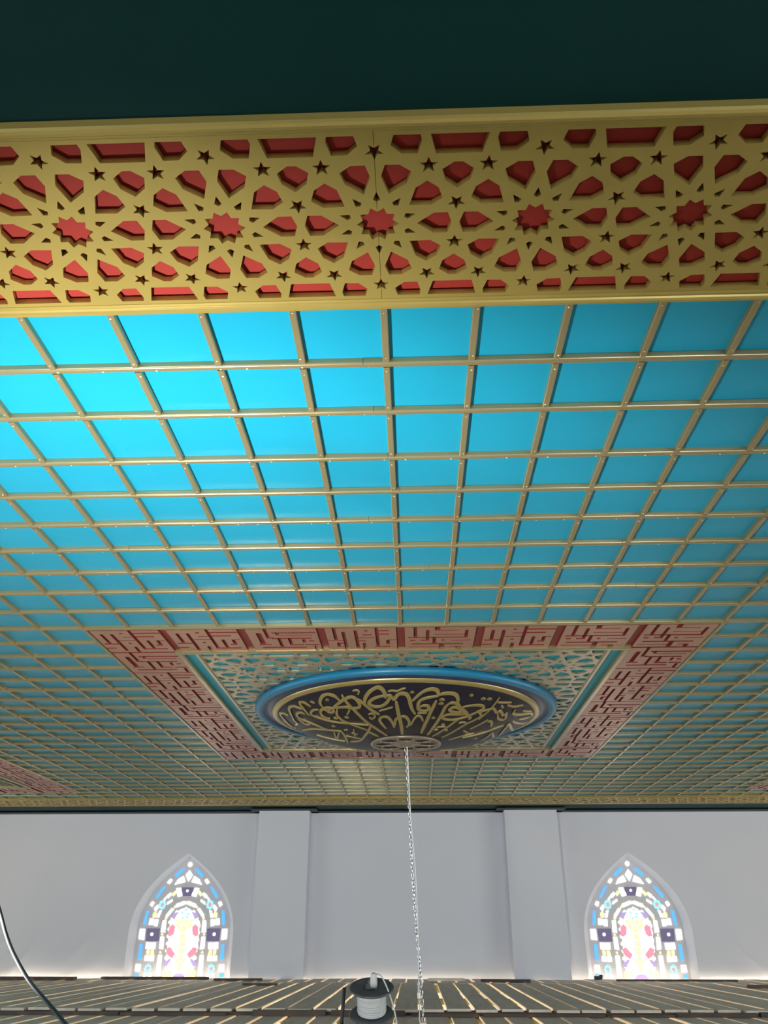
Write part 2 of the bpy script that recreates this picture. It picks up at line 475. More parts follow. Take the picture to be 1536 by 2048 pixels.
def kufic_border(label, x0, x1, y0, y1, wx, wy, nx, ny, full=True):
    """red board frame with relief panels; wx, wy border widths"""
    b = empty('kufic_border', (0, 0, H)); tag(b, label, 'ceiling border')
    ix0, ix1, iy0, iy1 = x0+wx, x1-wx, y0+wy, y1-wy
    for a, c, d, e in ((x0, x1, y0, iy0), (x0, x1, iy1, y1), (x0, ix0, iy0, iy1), (ix1, x1, iy0, iy1)):
        MB().box(a, c, d, e, 0.012, 0.024).build('red_board', 'kred', b)
    g = 0.014
    ph, pw = (iy1-iy0)/ny, (ix1-ix0)/nx
    side = [kufic_mesh(G, wx-2*g-0.02, ph-g) for G in (G1, G2, G3)]
    end = [kufic_mesh(G, pw-0.055, wy-2*g-0.012) for G in (G4, G2, G3, G1)]
    cor = [kufic_mesh(G, wx-2*g-0.02, wy-2*g-0.012) for G in (G2, G4)]
    z = -0.002
    for k in range(ny):
        for xx in (x0+g+0.012, ix1+g+0.012):
            link('kufic_panel', side[k % 3], None, b, (xx, iy0+k*ph+g/2, z))
    order = [1, 3, 2, 0, 1, 0, 2, 3]
    for k in range(nx):
        for yy in (y0+g+0.008, iy1+g+0.008):
            link('kufic_panel', end[order[k % 8]], None, b, (ix0+k*pw+0.0275, yy, z))
    for i, (xx, yy) in enumerate(((x0, y0), (ix1, y0), (x0, iy1), (ix1, iy1))):
        link('kufic_panel', cor[i % 2], None, b, (xx+g+0.012, yy+g+0.008, z))
    # gold mouldings round the outside and the opening
    def frame(a, c, d, e, w, zt, name, m):
        for p in ((a-w, c+w, d-w, d+w), (a-w, c+w, e-w, e+w)):
            MB().prism([(p[2], 0.024), (p[2], zt+0.006), (p[2]+w*0.4, zt), (p[3]-w*0.4, zt), (p[3], zt+0.006), (p[3], 0.024)], 0, p[0], p[1]).build(name, m, b)
        for p in ((a-w, a+w), (c-w, c+w)):
            MB().prism([(p[0], 0.024), (p[0], zt+0.006), (p[0]+w*0.4, zt), (p[1]-w*0.4, zt), (p[1], zt+0.006), (p[1], 0.024)], 1, d+w, e-w).build(name, m, b)
    frame(x0, x1, y0, y1, 0.013, -0.004, 'outer_moulding', 'gold_bar')
    frame(ix0, ix1, iy0, iy1, 0.022, -0.014, 'inner_moulding', 'gold_bar')
    return ix0, ix1, iy0, iy1

px0, px1, py0, py1 = col(PC0), col(PC1), row(PN0), row(PN1)
IX = kufic_border('central red ceiling border with raised kufic panels around the round medallion', px0, px1, py0, py1, 0.485, 0.47, 6, 7)
sx0, sx1, sp, sq = SIDE[0]
IL = kufic_border('red kufic ceiling border cut off by the left edge of the photo', col(sx0), col(sx1), row(sp), row(sq), 0.485, 0.47, 6, 7)
sx0, sx1, sp, sq = SIDE[1]
IR = kufic_border('red kufic ceiling border cut off by the right edge of the photo', col(sx0), col(sx1), row(sp), row(sq), 0.485, 0.47, 6, 7)

# ------------------------------------------------------------------ square lattice field inside a border
def square_lattice(label, box, nx=5, ny=4, mx=0.095):
    x0, x1, y0, y1 = box
    t = empty('square_lattice', ((x0+x1)/2, (y0+y1)/2, H)); tag(t, label, 'lattice')
    w, h = (x1-x0)/2-0.022, (y1-y0)/2-0.022
    MB().box(-w, w, -h, h, 0.019, 0.029).build('turquoise_backing', 'turq', t)
    lw, lh = w-mx, h-0.004
    sx, sy = 2*lw/(nx*PIT), 2*lh/(ny*2*VB)
    holes = []
    for j in range(ny):
        for i in range(-1, nx):
            for hh in tile_holes():
                p = [((q[0]+PIT/2+i*PIT)*sx-lw, (q[1]+VB+j*2*VB)*sy-lh) for q in hh]
                mx_, my_ = sum(q[0] for q in p)/len(p), sum(q[1] for q in p)/len(p)
                if len(p) < 12: p = [(mx_+1.13*(q[0]-mx_), my_+1.13*(q[1]-my_)) for q in p]
                if min(q[0] for q in p) > lw-0.02 or max(q[0] for q in p) < -lw+0.02: continue
                if len(p) > 8 and (max(q[0] for q in p) > lw-0.012 or min(q[0] for q in p) < -lw+0.012): continue
                if max(q[0] for q in p) > lw-0.012: p = clip(p, lw-0.012, False)
                if min(q[0] for q in p) < -lw+0.012: p = clip(p, -lw+0.012, True)
                if len(p) < 3: continue
                holes.append(p)
    me = plate('lattice_sheet', [(-lw, -lh), (lw, -lh), (lw, lh), (-lw, lh)], holes, 0.014)
    link('lattice_sheet', me, 'sqgold', t, (0, 0, 0.002))
    for s in (-1, 1):
        MB().box(s*(lw+0.008)-0.010, s*(lw+0.008)+0.010, -lh, lh, -0.006, 0.024).build('edge_strip', 'sqgold', t)
    return t
square_lattice('square of pale gold pierced lattice over turquoise behind the round medallion', IX)
square_lattice('pierced gold lattice inside the border cut off by the left photo edge', IL)
square_lattice('pierced gold lattice inside the border cut off by the right photo edge', IR)

# ------------------------------------------------------------------ round medallion with calligraphy
MC = (-0.06, 6.9)
RD, ZR, ZCN = 1.09, 1.645, 1.42
med = empty('calligraphy_medallion', (MC[0], MC[1], H)); tag(med, 'round domed medallion with gold calligraphy on dark navy in blue rings', 'medallion')
def dz(r): return ZCN+(ZR-ZCN)*(r/RD)**2.8-H
MB().lathe([(1.20, 0.001), (1.268, 0.001), (1.268, -0.030), (1.262, -0.042), (1.250, -0.048), (1.215, -0.048), (1.205, -0.044), (1.20, -0.036)], 96, closed=True).build('outer_ring', 'ring', med)
MB().lathe([(1.12, 0.0), (1.203, 0.0), (1.203, -0.040), (1.196, -0.036), (1.18, -0.030), (1.16, -0.030), (1.14, -0.038), (1.12, -0.050)], 96, closed=True).build('inner_ring', 'ring2', med)
MB().lathe([(1.075, -0.02), (1.128, -0.02), (1.128, -0.052), (1.118, -0.060), (1.09, -0.066), (1.075, -0.066)], 96, closed=True).build('gold_ring', 'callig', med)
MB().lathe([(1.085, -0.01)]+[(max(RD*(1-k/24), 0.002), dz(RD*(1-k/24))) for k in range(25)], 96).build('dome', 'navy', med)
STROKES = [(0.0189,[(-0.297,-0.827),(-0.294,-0.896),(-0.265,-0.964),(-0.226,-1.008),(-0.189,-1.029),(-0.158,-1.011),(-0.141,-0.969),(-0.139,-0.928)]),(0.017,[(-0.138,-0.949),(-0.178,-0.94),(-0.231,-0.907),(-0.264,-0.863),(-0.256,-0.835),(-0.22,-0.817),(-0.175,-0.829),(-0.137,-0.868),(-0.114,-0.915),(-0.098,-0.952),(-0.134,-0.954)]),(0.0189,[(-0.098,-0.957),(-0.077,-0.916),(-0.066,-0.933),(-0.047,-0.964),(-0.018,-0.979),(0.018,-0.969),(0.036,-0.933),(0.043,-0.889),(0.054,-0.817),(0.08,-0.73)]),(0.0189,[(-0.06,-0.889),(-0.054,-0.83),(-0.045,-0.727),(-0.033,-0.601),(-0.027,-0.485),(-0.025,-0.344)]),(0.0151,[(-0.15,-0.479),(-0.181,-0.574),(-0.194,-0.64),(-0.166,-0.682),(-0.129,-0.677),(-0.1,-0.616),(-0.084,-0.505)]),(0.0151,[(-0.075,-0.545),(-0.073,-0.634),(-0.046,-0.682),(-0.008,-0.697),(0.021,-0.665),(0.035,-0.581),(0.012,-0.506)]),(0.017,[(-0.634,-0.688),(-0.649,-0.731),(-0.635,-0.797),(-0.605,-0.844),(-0.566,-0.865),(-0.521,-0.86),(-0.49,-0.827)]),(0.017,[(-0.552,-0.71),(-0.505,-0.782),(-0.455,-0.85),(-0.4,-0.893),(-0.364,-0.881),(-0.338,-0.832),(-0.348,-0.781),(-0.394,-0.761),(-0.454,-0.757),(-0.552,-0.71)]),(0.0151,[(-0.467,-0.895),(-0.448,-0.847),(-0.421,-0.797),(-0.387,-0.745),(-0.34,-0.658),(-0.285,-0.556),(-0.221,-0.449),(-0.148,-0.298)]),(0.0151,[(-0.364,-0.887),(-0.321,-0.857),(-0.28,-0.808),(-0.245,-0.763),(-0.195,-0.715)]),(0.0151,[(-0.601,-0.629),(-0.562,-0.64),(-0.55,-0.686),(-0.587,-0.697),(-0.629,-0.664),(-0.657,-0.607),(-0.647,-0.551),(-0.611,-0.523),(-0.586,-0.535)]),(0.0132,[(-0.629,-0.656),(-0.599,-0.65),(-0.574,-0.677)]),(0.0132,[(-0.67,-0.628),(-0.712,-0.596),(-0.742,-0.539),(-0.73,-0.499),(-0.684,-0.487),(-0.622,-0.481),(-0.544,-0.487),(-0.465,-0.502),(-0.371,-0.515),(-0.287,-0.518)]),(0.0132,[(-0.519,-0.7),(-0.527,-0.64),(-0.512,-0.586),(-0.478,-0.533),(-0.433,-0.514)]),(0.0132,[(-0.272,-0.502),(-0.293,-0.391),(-0.332,-0.253),(-0.382,-0.082),(-0.461,-0.01)]),(0.0113,[(-0.294,-0.367),(-0.257,-0.325),(-0.217,-0.262)]),(0.0094,[(-0.426,-0.497),(-0.367,-0.458),(-0.3,-0.412)]),(0.0151,[(-0.921,-0.313),(-0.93,-0.398),(-0.925,-0.47),(-0.885,-0.529),(-0.844,-0.541),(-0.812,-0.542)]),(0.0132,[(-0.732,-0.634),(-0.761,-0.649),(-0.792,-0.655),(-0.822,-0.625),(-0.801,-0.574),(-0.776,-0.515),(-0.756,-0.481)]),(0.0132,[(-0.797,-0.466),(-0.828,-0.475),(-0.866,-0.425),(-0.869,-0.367),(-0.836,-0.341),(-0.781,-0.329),(-0.703,-0.308),(-0.626,-0.271),(-0.544,-0.298)]),(0.0132,[(-0.957,-0.292),(-1.0,-0.28),(-1.037,-0.224),(-1.021,-0.131),(-0.993,-0.034),(-0.961,0.047),(-0.933,0.026)]),(0.0113,[(-1.04,-0.004),(-1.0,0.016),(-0.974,0.077)]),(0.0113,[(-0.921,-0.313),(-0.915,-0.233),(-0.896,-0.184),(-0.926,-0.088)]),(0.0113,[(-0.871,-0.316),(-0.842,-0.293),(-0.814,-0.254),(-0.777,-0.29)]),(0.0132,[(-0.878,0.001),(-0.784,-0.16),(-0.677,-0.245),(-0.576,-0.29),(-0.512,-0.289),(-0.493,-0.131),(-0.49,0.047)]),(0.0094,[(-0.751,-0.008),(-0.669,0.005),(-0.569,0.007),(-0.511,0.001)]),(0.0094,[(-0.58,-0.251),(-0.579,-0.076)]),(0.0094,[(-0.537,-0.275),(-0.57,-0.083)]),(0.0094,[(-0.488,-0.194),(-0.424,-0.179),(-0.362,-0.155)]),(0.0075,[(-0.382,-0.96),(-0.355,-0.975),(-0.334,-0.966),(-0.347,-0.933)]),(0.0075,[(-0.119,-0.994),(-0.089,-1.006),(-0.053,-1.002),(-0.017,-1.021),(0.012,-1.03)]),(0.0075,[(-0.193,-0.764),(-0.14,-0.796),(-0.087,-0.824)]),(0.0094,[(-0.277,-0.701),(-0.247,-0.721),(-0.226,-0.689),(-0.25,-0.638),(-0.272,-0.658)]),(0.0075,[(-0.728,-0.707),(-0.694,-0.701)]),(0.0085,[(-0.446,-0.656),(-0.418,-0.736)]),(0.0094,[(-0.492,-0.347),(-0.459,-0.373)]),(0.0085,[(-0.432,-0.299),(-0.386,-0.278)]),(0.0085,[(-0.411,-0.38),(-0.409,-0.229)]),(0.017,[(0.06,-0.898),(0.1,-0.949),(0.144,-0.99),(0.201,-1.006),(0.241,-0.99),(0.256,-0.954),(0.245,-0.925)]),(0.017,[(0.245,-0.93),(0.187,-0.924),(0.136,-0.909),(0.111,-0.884),(0.103,-0.838),(0.11,-0.788),(0.144,-0.764),(0.18,-0.779),(0.18,-0.823),(0.143,-0.835),(0.114,-0.82)]),(0.017,[(0.26,-0.939),(0.303,-0.945),(0.355,-0.933),(0.392,-0.901),(0.404,-0.85),(0.402,-0.815)]),(0.0189,[(0.239,-0.878),(0.217,-0.812),(0.196,-0.737),(0.174,-0.637),(0.152,-0.533),(0.126,-0.361)]),(0.017,[(0.335,-0.823),(0.306,-0.781),(0.285,-0.706),(0.257,-0.604),(0.221,-0.482),(0.177,-0.301)]),(0.0151,[(0.335,-0.823),(0.364,-0.827),(0.402,-0.803),(0.426,-0.746),(0.459,-0.688),(0.482,-0.658)]),(0.017,[(0.337,-0.748),(0.366,-0.766),(0.404,-0.754),(0.443,-0.701),(0.414,-0.683),(0.368,-0.704),(0.337,-0.748)]),(0.0151,[(0.403,-0.791),(0.443,-0.701),(0.475,-0.646),(0.509,-0.569),(0.495,-0.542)]),(0.0132,[(0.441,-0.748),(0.501,-0.745),(0.562,-0.725),(0.602,-0.692),(0.608,-0.649),(0.567,-0.634),(0.485,-0.596),(0.417,-0.583),(0.356,-0.587),(0.302,-0.619),(0.294,-0.659),(0.339,-0.677),(0.415,-0.655),(0.491,-0.632)]),(0.0132,[(0.567,-0.634),(0.593,-0.577),(0.582,-0.5)]),(0.0113,[(0.559,-0.646),(0.606,-0.622),(0.644,-0.623)]),(0.0094,[(0.728,-0.736),(0.701,-0.683),(0.667,-0.623),(0.632,-0.571),(0.589,-0.514)]),(0.0113,[(0.417,-0.583),(0.344,-0.472),(0.217,-0.251)]),(0.0094,[(0.632,-0.571),(0.543,-0.503),(0.454,-0.431),(0.297,-0.202)]),(0.0113,[(0.656,-0.446),(0.596,-0.397),(0.521,-0.334)]),(0.0113,[(0.803,-0.205),(0.723,-0.184),(0.637,-0.152),(0.469,-0.118)]),(0.0113,[(0.716,-0.074),(0.676,0.04),(0.633,0.142)]),(0.0085,[(0.56,-0.209),(0.466,-0.181),(0.357,-0.103)]),(0.0132,[(0.644,-0.623),(0.691,-0.608),(0.72,-0.53),(0.751,-0.532),(0.783,-0.433),(0.805,-0.449),(0.798,-0.344),(0.746,-0.398),(0.731,-0.49)]),(0.0094,[(0.772,-0.569),(0.753,-0.611)]),(0.0075,[(0.802,-0.584),(0.836,-0.542),(0.871,-0.505),(0.939,-0.466)]),(0.0132,[(0.877,-0.443),(0.866,-0.394),(0.932,-0.304),(0.996,-0.242),(1.047,-0.164),(1.049,-0.082),(0.993,-0.127),(0.934,-0.202)]),(0.0132,[(0.884,-0.208),(0.962,-0.034),(1.04,0.113),(0.978,0.037)]),(0.0132,[(0.831,-0.167),(0.855,-0.169),(0.89,0.007),(0.935,0.25)]),(0.0113,[(0.797,0.176),(0.818,-0.041),(0.849,-0.149)]),(0.0132,[(0.725,-0.064),(0.751,0.16)]),(0.0075,[(0.099,-0.742),(0.17,-0.734)]),(0.0066,[(0.252,-0.476),(0.321,-0.469)]),(0.0075,[(0.717,-0.68),(0.832,-0.598)]),(0.0075,[(0.95,-0.359),(1.038,-0.236)]),(0.0113,[(0.045,-0.544),(0.069,-0.647),(0.099,-0.7),(0.129,-0.674),(0.14,-0.608)]),(0.0132,[(0.658,-0.416),(0.693,-0.373),(0.691,-0.287)]),(0.0094,[(0.42,-0.503),(0.451,-0.509),(0.483,-0.487)]),(0.0085,[(0.467,-0.313),(0.502,-0.259)]),(0.0085,[(0.23,-0.416),(0.261,-0.421)])]
DOTS = [(-0.586,-0.796,0.0059),(-0.537,-0.566,0.0133),(-0.449,-0.61,0.0118),(-0.571,-0.394,0.0103),(0.282,-0.88,0.0133),(0.276,-0.835,0.0133),(0.597,-0.787,0.0133),(0.647,-0.76,0.0133),(0.061,-0.987,0.0089),(0.297,-0.514,0.0103),(0.504,-0.865,0.0052),(0.219,-0.652,0.0052),(0.324,-0.392,0.0066),(0.58,-0.023,0.0074)]

def ribbon(pts, w, t=0.009):
    P = smooth_path([(x, y, 0) for x, y in pts], 5)
    vs = []; n = len(P)
    for i, p in enumerate(P):
        a = P[max(i-1, 0)]; b = P[min(i+1, n-1)]
        d = (b-a); d = d.normalized() if d.length > 1e-6 else Vector((1, 0, 0))
        nx_, ny_ = -d.y, d.x
        s = i/(n-1)
        taper = 0.55+0.45*min(1, 6*s)*min(1, 6*(1-s))
        ang = 0.75+0.35*abs(math.cos(math.atan2(d.y, d.x)-0.9))     # broad-nib variation
        hw = 0.72*w*taper*ang
        for q in (-1, 1):
            x, y = p.x+q*nx_*hw, p.y+q*ny_*hw
            z = dz(math.hypot(x, y))
            vs += [(x, y, z+0.002), (x, y, z-t)]
    fs = []
    for i in range(n-1):
        a, b = 4*i, 4*i+4
        fs += [(a+1, b+1, b+3, a+3), (a, a+1, b+1, b), (a+2, b+2, b+3, a+3)]
    fs += [(0, 2, 3, 1), (4*n-4, 4*n-3, 4*n-1, 4*n-2)]
    return MB().add(vs, fs)
for w, pts in STROKES:
    ribbon(pts, w).build('calligraphy_stroke', 'callig', med)
for x, y, w in DOTS:
    k = max(w, 0.010)*1.6
    q = [(x-k, y), (x, y-k*1.5), (x+k, y), (x, y+k*1.5)]
    z = dz(math.hypot(x, y))
    MB().prism(q, 2, z-0.009, z+0.004).build('calligraphy_dot', 'callig', med)
# the back half of the inscription: strokes of the same hand mirrored round the far side
for w, pts in STROKES[4:60:3]:
    q = [(-x*0.98, -y*0.98) for x, y in pts]
    if sum(p[1] for p in q)/len(q) > 0.42: ribbon(q, w*0.8).build('calligraphy_stroke', 'callig', med)
ro = MB()
ZRO = ZCN-H
ro.lathe([(0.268, 0.004), (0.295, 0.006), (0.293, -0.012), (0.270, -0.014)], 64, (0, 0, ZRO), closed=True)
rosette_o = ro.build('rosette', 'bronze', med)
MB().lathe([(0.002, -0.002), (0.272, 0.006)], 48, (0, 0, ZRO)).build('rosette_ground', 'navy', rosette_o)
for k in range(8):
    a = 2*math.pi*k/8
    MB().lathe([(0.068, 0.002), (0.083, 0.003), (0.082, -0.010), (0.070, -0.010)], 28, (0.185*math.cos(a), 0.185*math.sin(a), ZRO), closed=True).build('rosette_loop', 'bronze', rosette_o)
MB().lathe([(0.002, -0.03), (0.03, -0.03), (0.05, -0.02), (0.075, -0.012), (0.105, -0.008), (0.105, 0.0)], 40, (0, 0, ZRO)).build('rosette_boss', 'bronze', rosette_o)

# ------------------------------------------------------------------ walls
def arch(w, zs, za, zb, n=14):
    """pointed arch outline: half width w, springing zs, apex za, bottom zb"""
    h = za-zs
    right = []
    for k in range(n+1):
        t = k/n
        z = zs+h*t
        f = (1-t**2.25)*(0.90)+(1-t)*0.10
        right.append((w*max(f, 0), z))
    return [(-w, zb), (w, zb)]+right+[(-x, z) for x, z in right[-2::-1]]
WX1, WX2, WZB = -3.475, 3.23, -1.75
wall_far = empty('wall_back', (0, YW, 0)); tag(wall_far, kind='structure')
def wall_panel():
    holes = [[(x+c, z) for x, z in arch(0.78, 0.05, 1.113, WZB)] for c in (WX1, WX2)]
    me = plate('wall_plaster', [(XL, ZF), (XR, ZF), (XR, H+0.12), (XL, H+0.12)], holes, 0.06)
    me.transform(Matrix(((1, 0, 0, 0), (0, 0, 1, 0), (0, 1, 0, 0), (0, 0, 0, 1))))
    me.flip_normals()
    return me
link('wall_plaster', wall_panel(), 'wall', wall_far, (0, 0, 0))
for a, b in ((-2.375, -1.60), (1.372, 2.165)):
    MB().box(a, b, -0.28, 0.0, ZF, H+0.02).build('pilaster', 'wall', wall_far)
tag(MB().box(XL-0.1, XL, YB, YW+0.3, ZF, H+0.15).build('wall_left', 'wall'), kind='structure')
tag(MB().box(XR, XR+0.1, YB, YW+0.3, ZF, H+0.15).build('wall_right', 'wall'), kind='structure')
tag(MB().box(XL, XR, YB-0.1, YB, ZF, H+0.15).build('wall_front', 'wall'), kind='structure')
tag(MB().box(XL, XR, YB, YW+0.3, ZF-0.1, ZF).build('floor', 'hall'), kind='structure')
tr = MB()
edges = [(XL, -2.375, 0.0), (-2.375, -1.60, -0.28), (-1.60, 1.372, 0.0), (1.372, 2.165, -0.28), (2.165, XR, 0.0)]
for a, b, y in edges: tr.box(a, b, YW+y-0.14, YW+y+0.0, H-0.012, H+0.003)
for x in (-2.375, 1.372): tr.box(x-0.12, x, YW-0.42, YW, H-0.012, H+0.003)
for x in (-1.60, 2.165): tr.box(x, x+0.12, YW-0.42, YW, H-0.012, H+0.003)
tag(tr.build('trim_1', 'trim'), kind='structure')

# ------------------------------------------------------------------ stained glass windows
WIN = {'blue':[[(-0.228,0.815),(-0.111,0.911),(-0.074,0.892),(-0.195,0.782)],[(-0.484,0.51),(-0.377,0.655),(-0.341,0.649),(-0.447,0.491)],[(-0.621,0.139),(-0.592,0.323),(-0.552,0.32),(-0.582,0.127)],[(-0.638,-0.323),(-0.633,-0.121),(-0.591,-0.121),(-0.586,-0.329)],[(-0.653,-0.545),(-0.652,-0.504),(-0.598,-0.504),(-0.598,-0.551)]],'white':[[(-0.328,0.712),(-0.285,0.763),(-0.247,0.744),(-0.289,0.687)],[(-0.557,0.404),(-0.526,0.451),(-0.486,0.435),(-0.515,0.373)],[(-0.663,-0.055),(-0.661,0.078),(-0.581,0.078),(-0.578,-0.067)],[(-0.66,-0.47),(-0.656,-0.382),(-0.581,-0.384),(-0.582,-0.475)],[(-0.211,0.68),(-0.164,0.757),(-0.084,0.802),(-0.046,0.718)],[(-0.177,0.63),(-0.107,0.636),(-0.093,0.579),(-0.162,0.567)],[(-0.154,0.56),(-0.078,0.573),(-0.066,0.529),(-0.141,0.51)],[(-0.312,0.529),(-0.254,0.573),(-0.236,0.541),(-0.286,0.491)],[(-0.293,0.435),(-0.221,0.479),(-0.211,0.454),(-0.289,0.404)],[(-0.484,0.354),(-0.435,0.404),(-0.416,0.367),(-0.457,0.305)],[(-0.426,0.28),(-0.373,0.298),(-0.391,0.231),(-0.426,0.231)],[(-0.537,0.133),(-0.529,0.218),(-0.472,0.212),(-0.475,0.133)],[(-0.46,0.121),(-0.457,0.206),(-0.395,0.206),(-0.404,0.114)],[(-0.354,0.479),(-0.317,0.516),(-0.308,0.498),(-0.338,0.46)],[(-0.403,0.317),(-0.363,0.329),(-0.366,0.305),(-0.398,0.298)],[(-0.542,-0.181),(-0.54,-0.097),(-0.477,-0.103),(-0.472,-0.193)],[(-0.459,-0.187),(-0.464,-0.103),(-0.395,-0.103),(-0.398,-0.187)],[(-0.541,-0.335),(-0.536,-0.27),(-0.474,-0.276),(-0.472,-0.34)],[(-0.458,-0.34),(-0.461,-0.276),(-0.4,-0.273),(-0.397,-0.34)],[(-0.531,-0.551),(-0.523,-0.51),(-0.482,-0.516),(-0.483,-0.55)],[(-0.456,-0.55),(-0.454,-0.521),(-0.408,-0.51),(-0.403,-0.55)],[(-0.157,0.41),(-0.03,0.456),(-0.004,0.416),(-0.138,0.366)],[(-0.297,0.255),(-0.213,0.36),(-0.176,0.342),(-0.267,0.231)],[(-0.338,0.036),(-0.33,0.188),(-0.276,0.194),(-0.275,0.03)],[(-0.337,-0.181),(-0.337,-0.025),(-0.282,-0.025),(-0.274,-0.192)],[(-0.346,-0.521),(-0.34,-0.264),(-0.281,-0.264),(-0.278,-0.527)]],'yellow':[[(-0.231,0.554),(-0.187,0.598),(-0.168,0.56),(-0.212,0.516)],[(-0.489,0.231),(-0.49,0.292),(-0.443,0.305),(-0.44,0.231)],[(-0.518,-0.252),(-0.519,-0.199),(-0.476,-0.21),(-0.476,-0.264)],[(-0.455,-0.264),(-0.457,-0.204),(-0.416,-0.204),(-0.401,-0.264)],[(-0.187,0.373),(-0.162,0.394),(-0.145,0.373),(-0.171,0.354)],[(-0.305,0.225),(-0.282,0.241),(-0.265,0.218),(-0.288,0.2)],[(-0.334,0.005),(-0.318,0.021),(-0.298,0.005),(-0.314,-0.013)],[(-0.33,-0.23),(-0.315,-0.21),(-0.294,-0.23),(-0.31,-0.249)]],'purple':[[(-0.558,0.084),(-0.358,0.084),(-0.357,-0.085),(-0.549,-0.085)]],'inpurple':[[(-0.211,0.231),(-0.177,0.292),(-0.095,0.305),(-0.131,0.255),(-0.153,0.206)],[(-0.245,-0.416),(-0.245,-0.364),(-0.157,-0.311),(-0.141,-0.328),(-0.198,-0.41)]],'pink':[[(-0.229,-0.013),(-0.216,0.108),(-0.172,0.139),(-0.13,0.108),(-0.142,0.011),(-0.18,-0.019)],[(-0.233,-0.192),(-0.183,-0.157),(-0.089,-0.251),(-0.13,-0.311),(-0.204,-0.263)]],'pale':[[(-0.199,-0.085),(-0.176,-0.049),(-0.123,-0.037),(-0.077,-0.073),(-0.077,-0.133),(-0.137,-0.145)],[(-0.115,-0.428),(-0.079,-0.393),(-0.042,-0.416),(-0.043,-0.463),(-0.09,-0.463)]],'inyellow':[[(-0.151,0.194),(-0.104,0.206),(-0.065,0.169),(-0.083,0.145)],[(-0.13,0.133),(-0.077,0.151),(-0.043,0.096),(-0.044,0.048)],[(-0.241,-0.55),(-0.244,-0.475),(-0.196,-0.428),(-0.167,-0.55)],[(-0.154,-0.55),(-0.171,-0.463),(-0.126,-0.451),(-0.1,-0.55)],[(-0.089,-0.311),(-0.043,-0.299),(-0.015,-0.357),(-0.055,-0.369)],[(-0.056,-0.133),(-0.025,-0.109),(-0.013,-0.15),(-0.047,-0.156)]]}
WINC = {'apex':(0.006,0.963),'drop':[(-0.001,0.879),(0.058,0.821),(0.012,0.725),(-0.053,0.814)],'toppur':[(-0.08,0.642),(0.103,0.642),(0.089,0.522),(-0.044,0.522)],'dot':(0.013,0.594),'ldot':(-0.469,0.008),'topyel':(0.022,0.435),'cyan':(0.012,0.28),'stem':[[(-0.042,0.036),(-0.032,0.121),(0.001,0.139),(0.045,0.115),(0.04,0.036)],[(-0.031,-0.055),(-0.03,0.018),(0.042,0.018),(0.045,-0.061)],[(-0.034,-0.144),(-0.029,-0.073),(0.046,-0.073),(0.048,-0.15)],[(-0.036,-0.245),(-0.038,-0.168),(0.05,-0.168),(0.053,-0.245)],[(-0.005,-0.334),(-0.011,-0.263),(0.034,-0.263),(0.039,-0.334)],[(-0.008,-0.474),(-0.009,-0.357),(0.045,-0.357),(0.046,-0.474)]],'moon':[(-0.113,-0.556),(-0.064,-0.515),(0.008,-0.5),(0.084,-0.515),(0.143,-0.555)],'flow':[(-0.363,0.404),(-0.469,-0.442)]}
INNER = [(-0.241, -0.55), (-0.258, -0.264), (-0.261, -0.025), (-0.262, 0.194), (-0.206, 0.305), (-0.089, 0.366), (0.028, 0.381)]
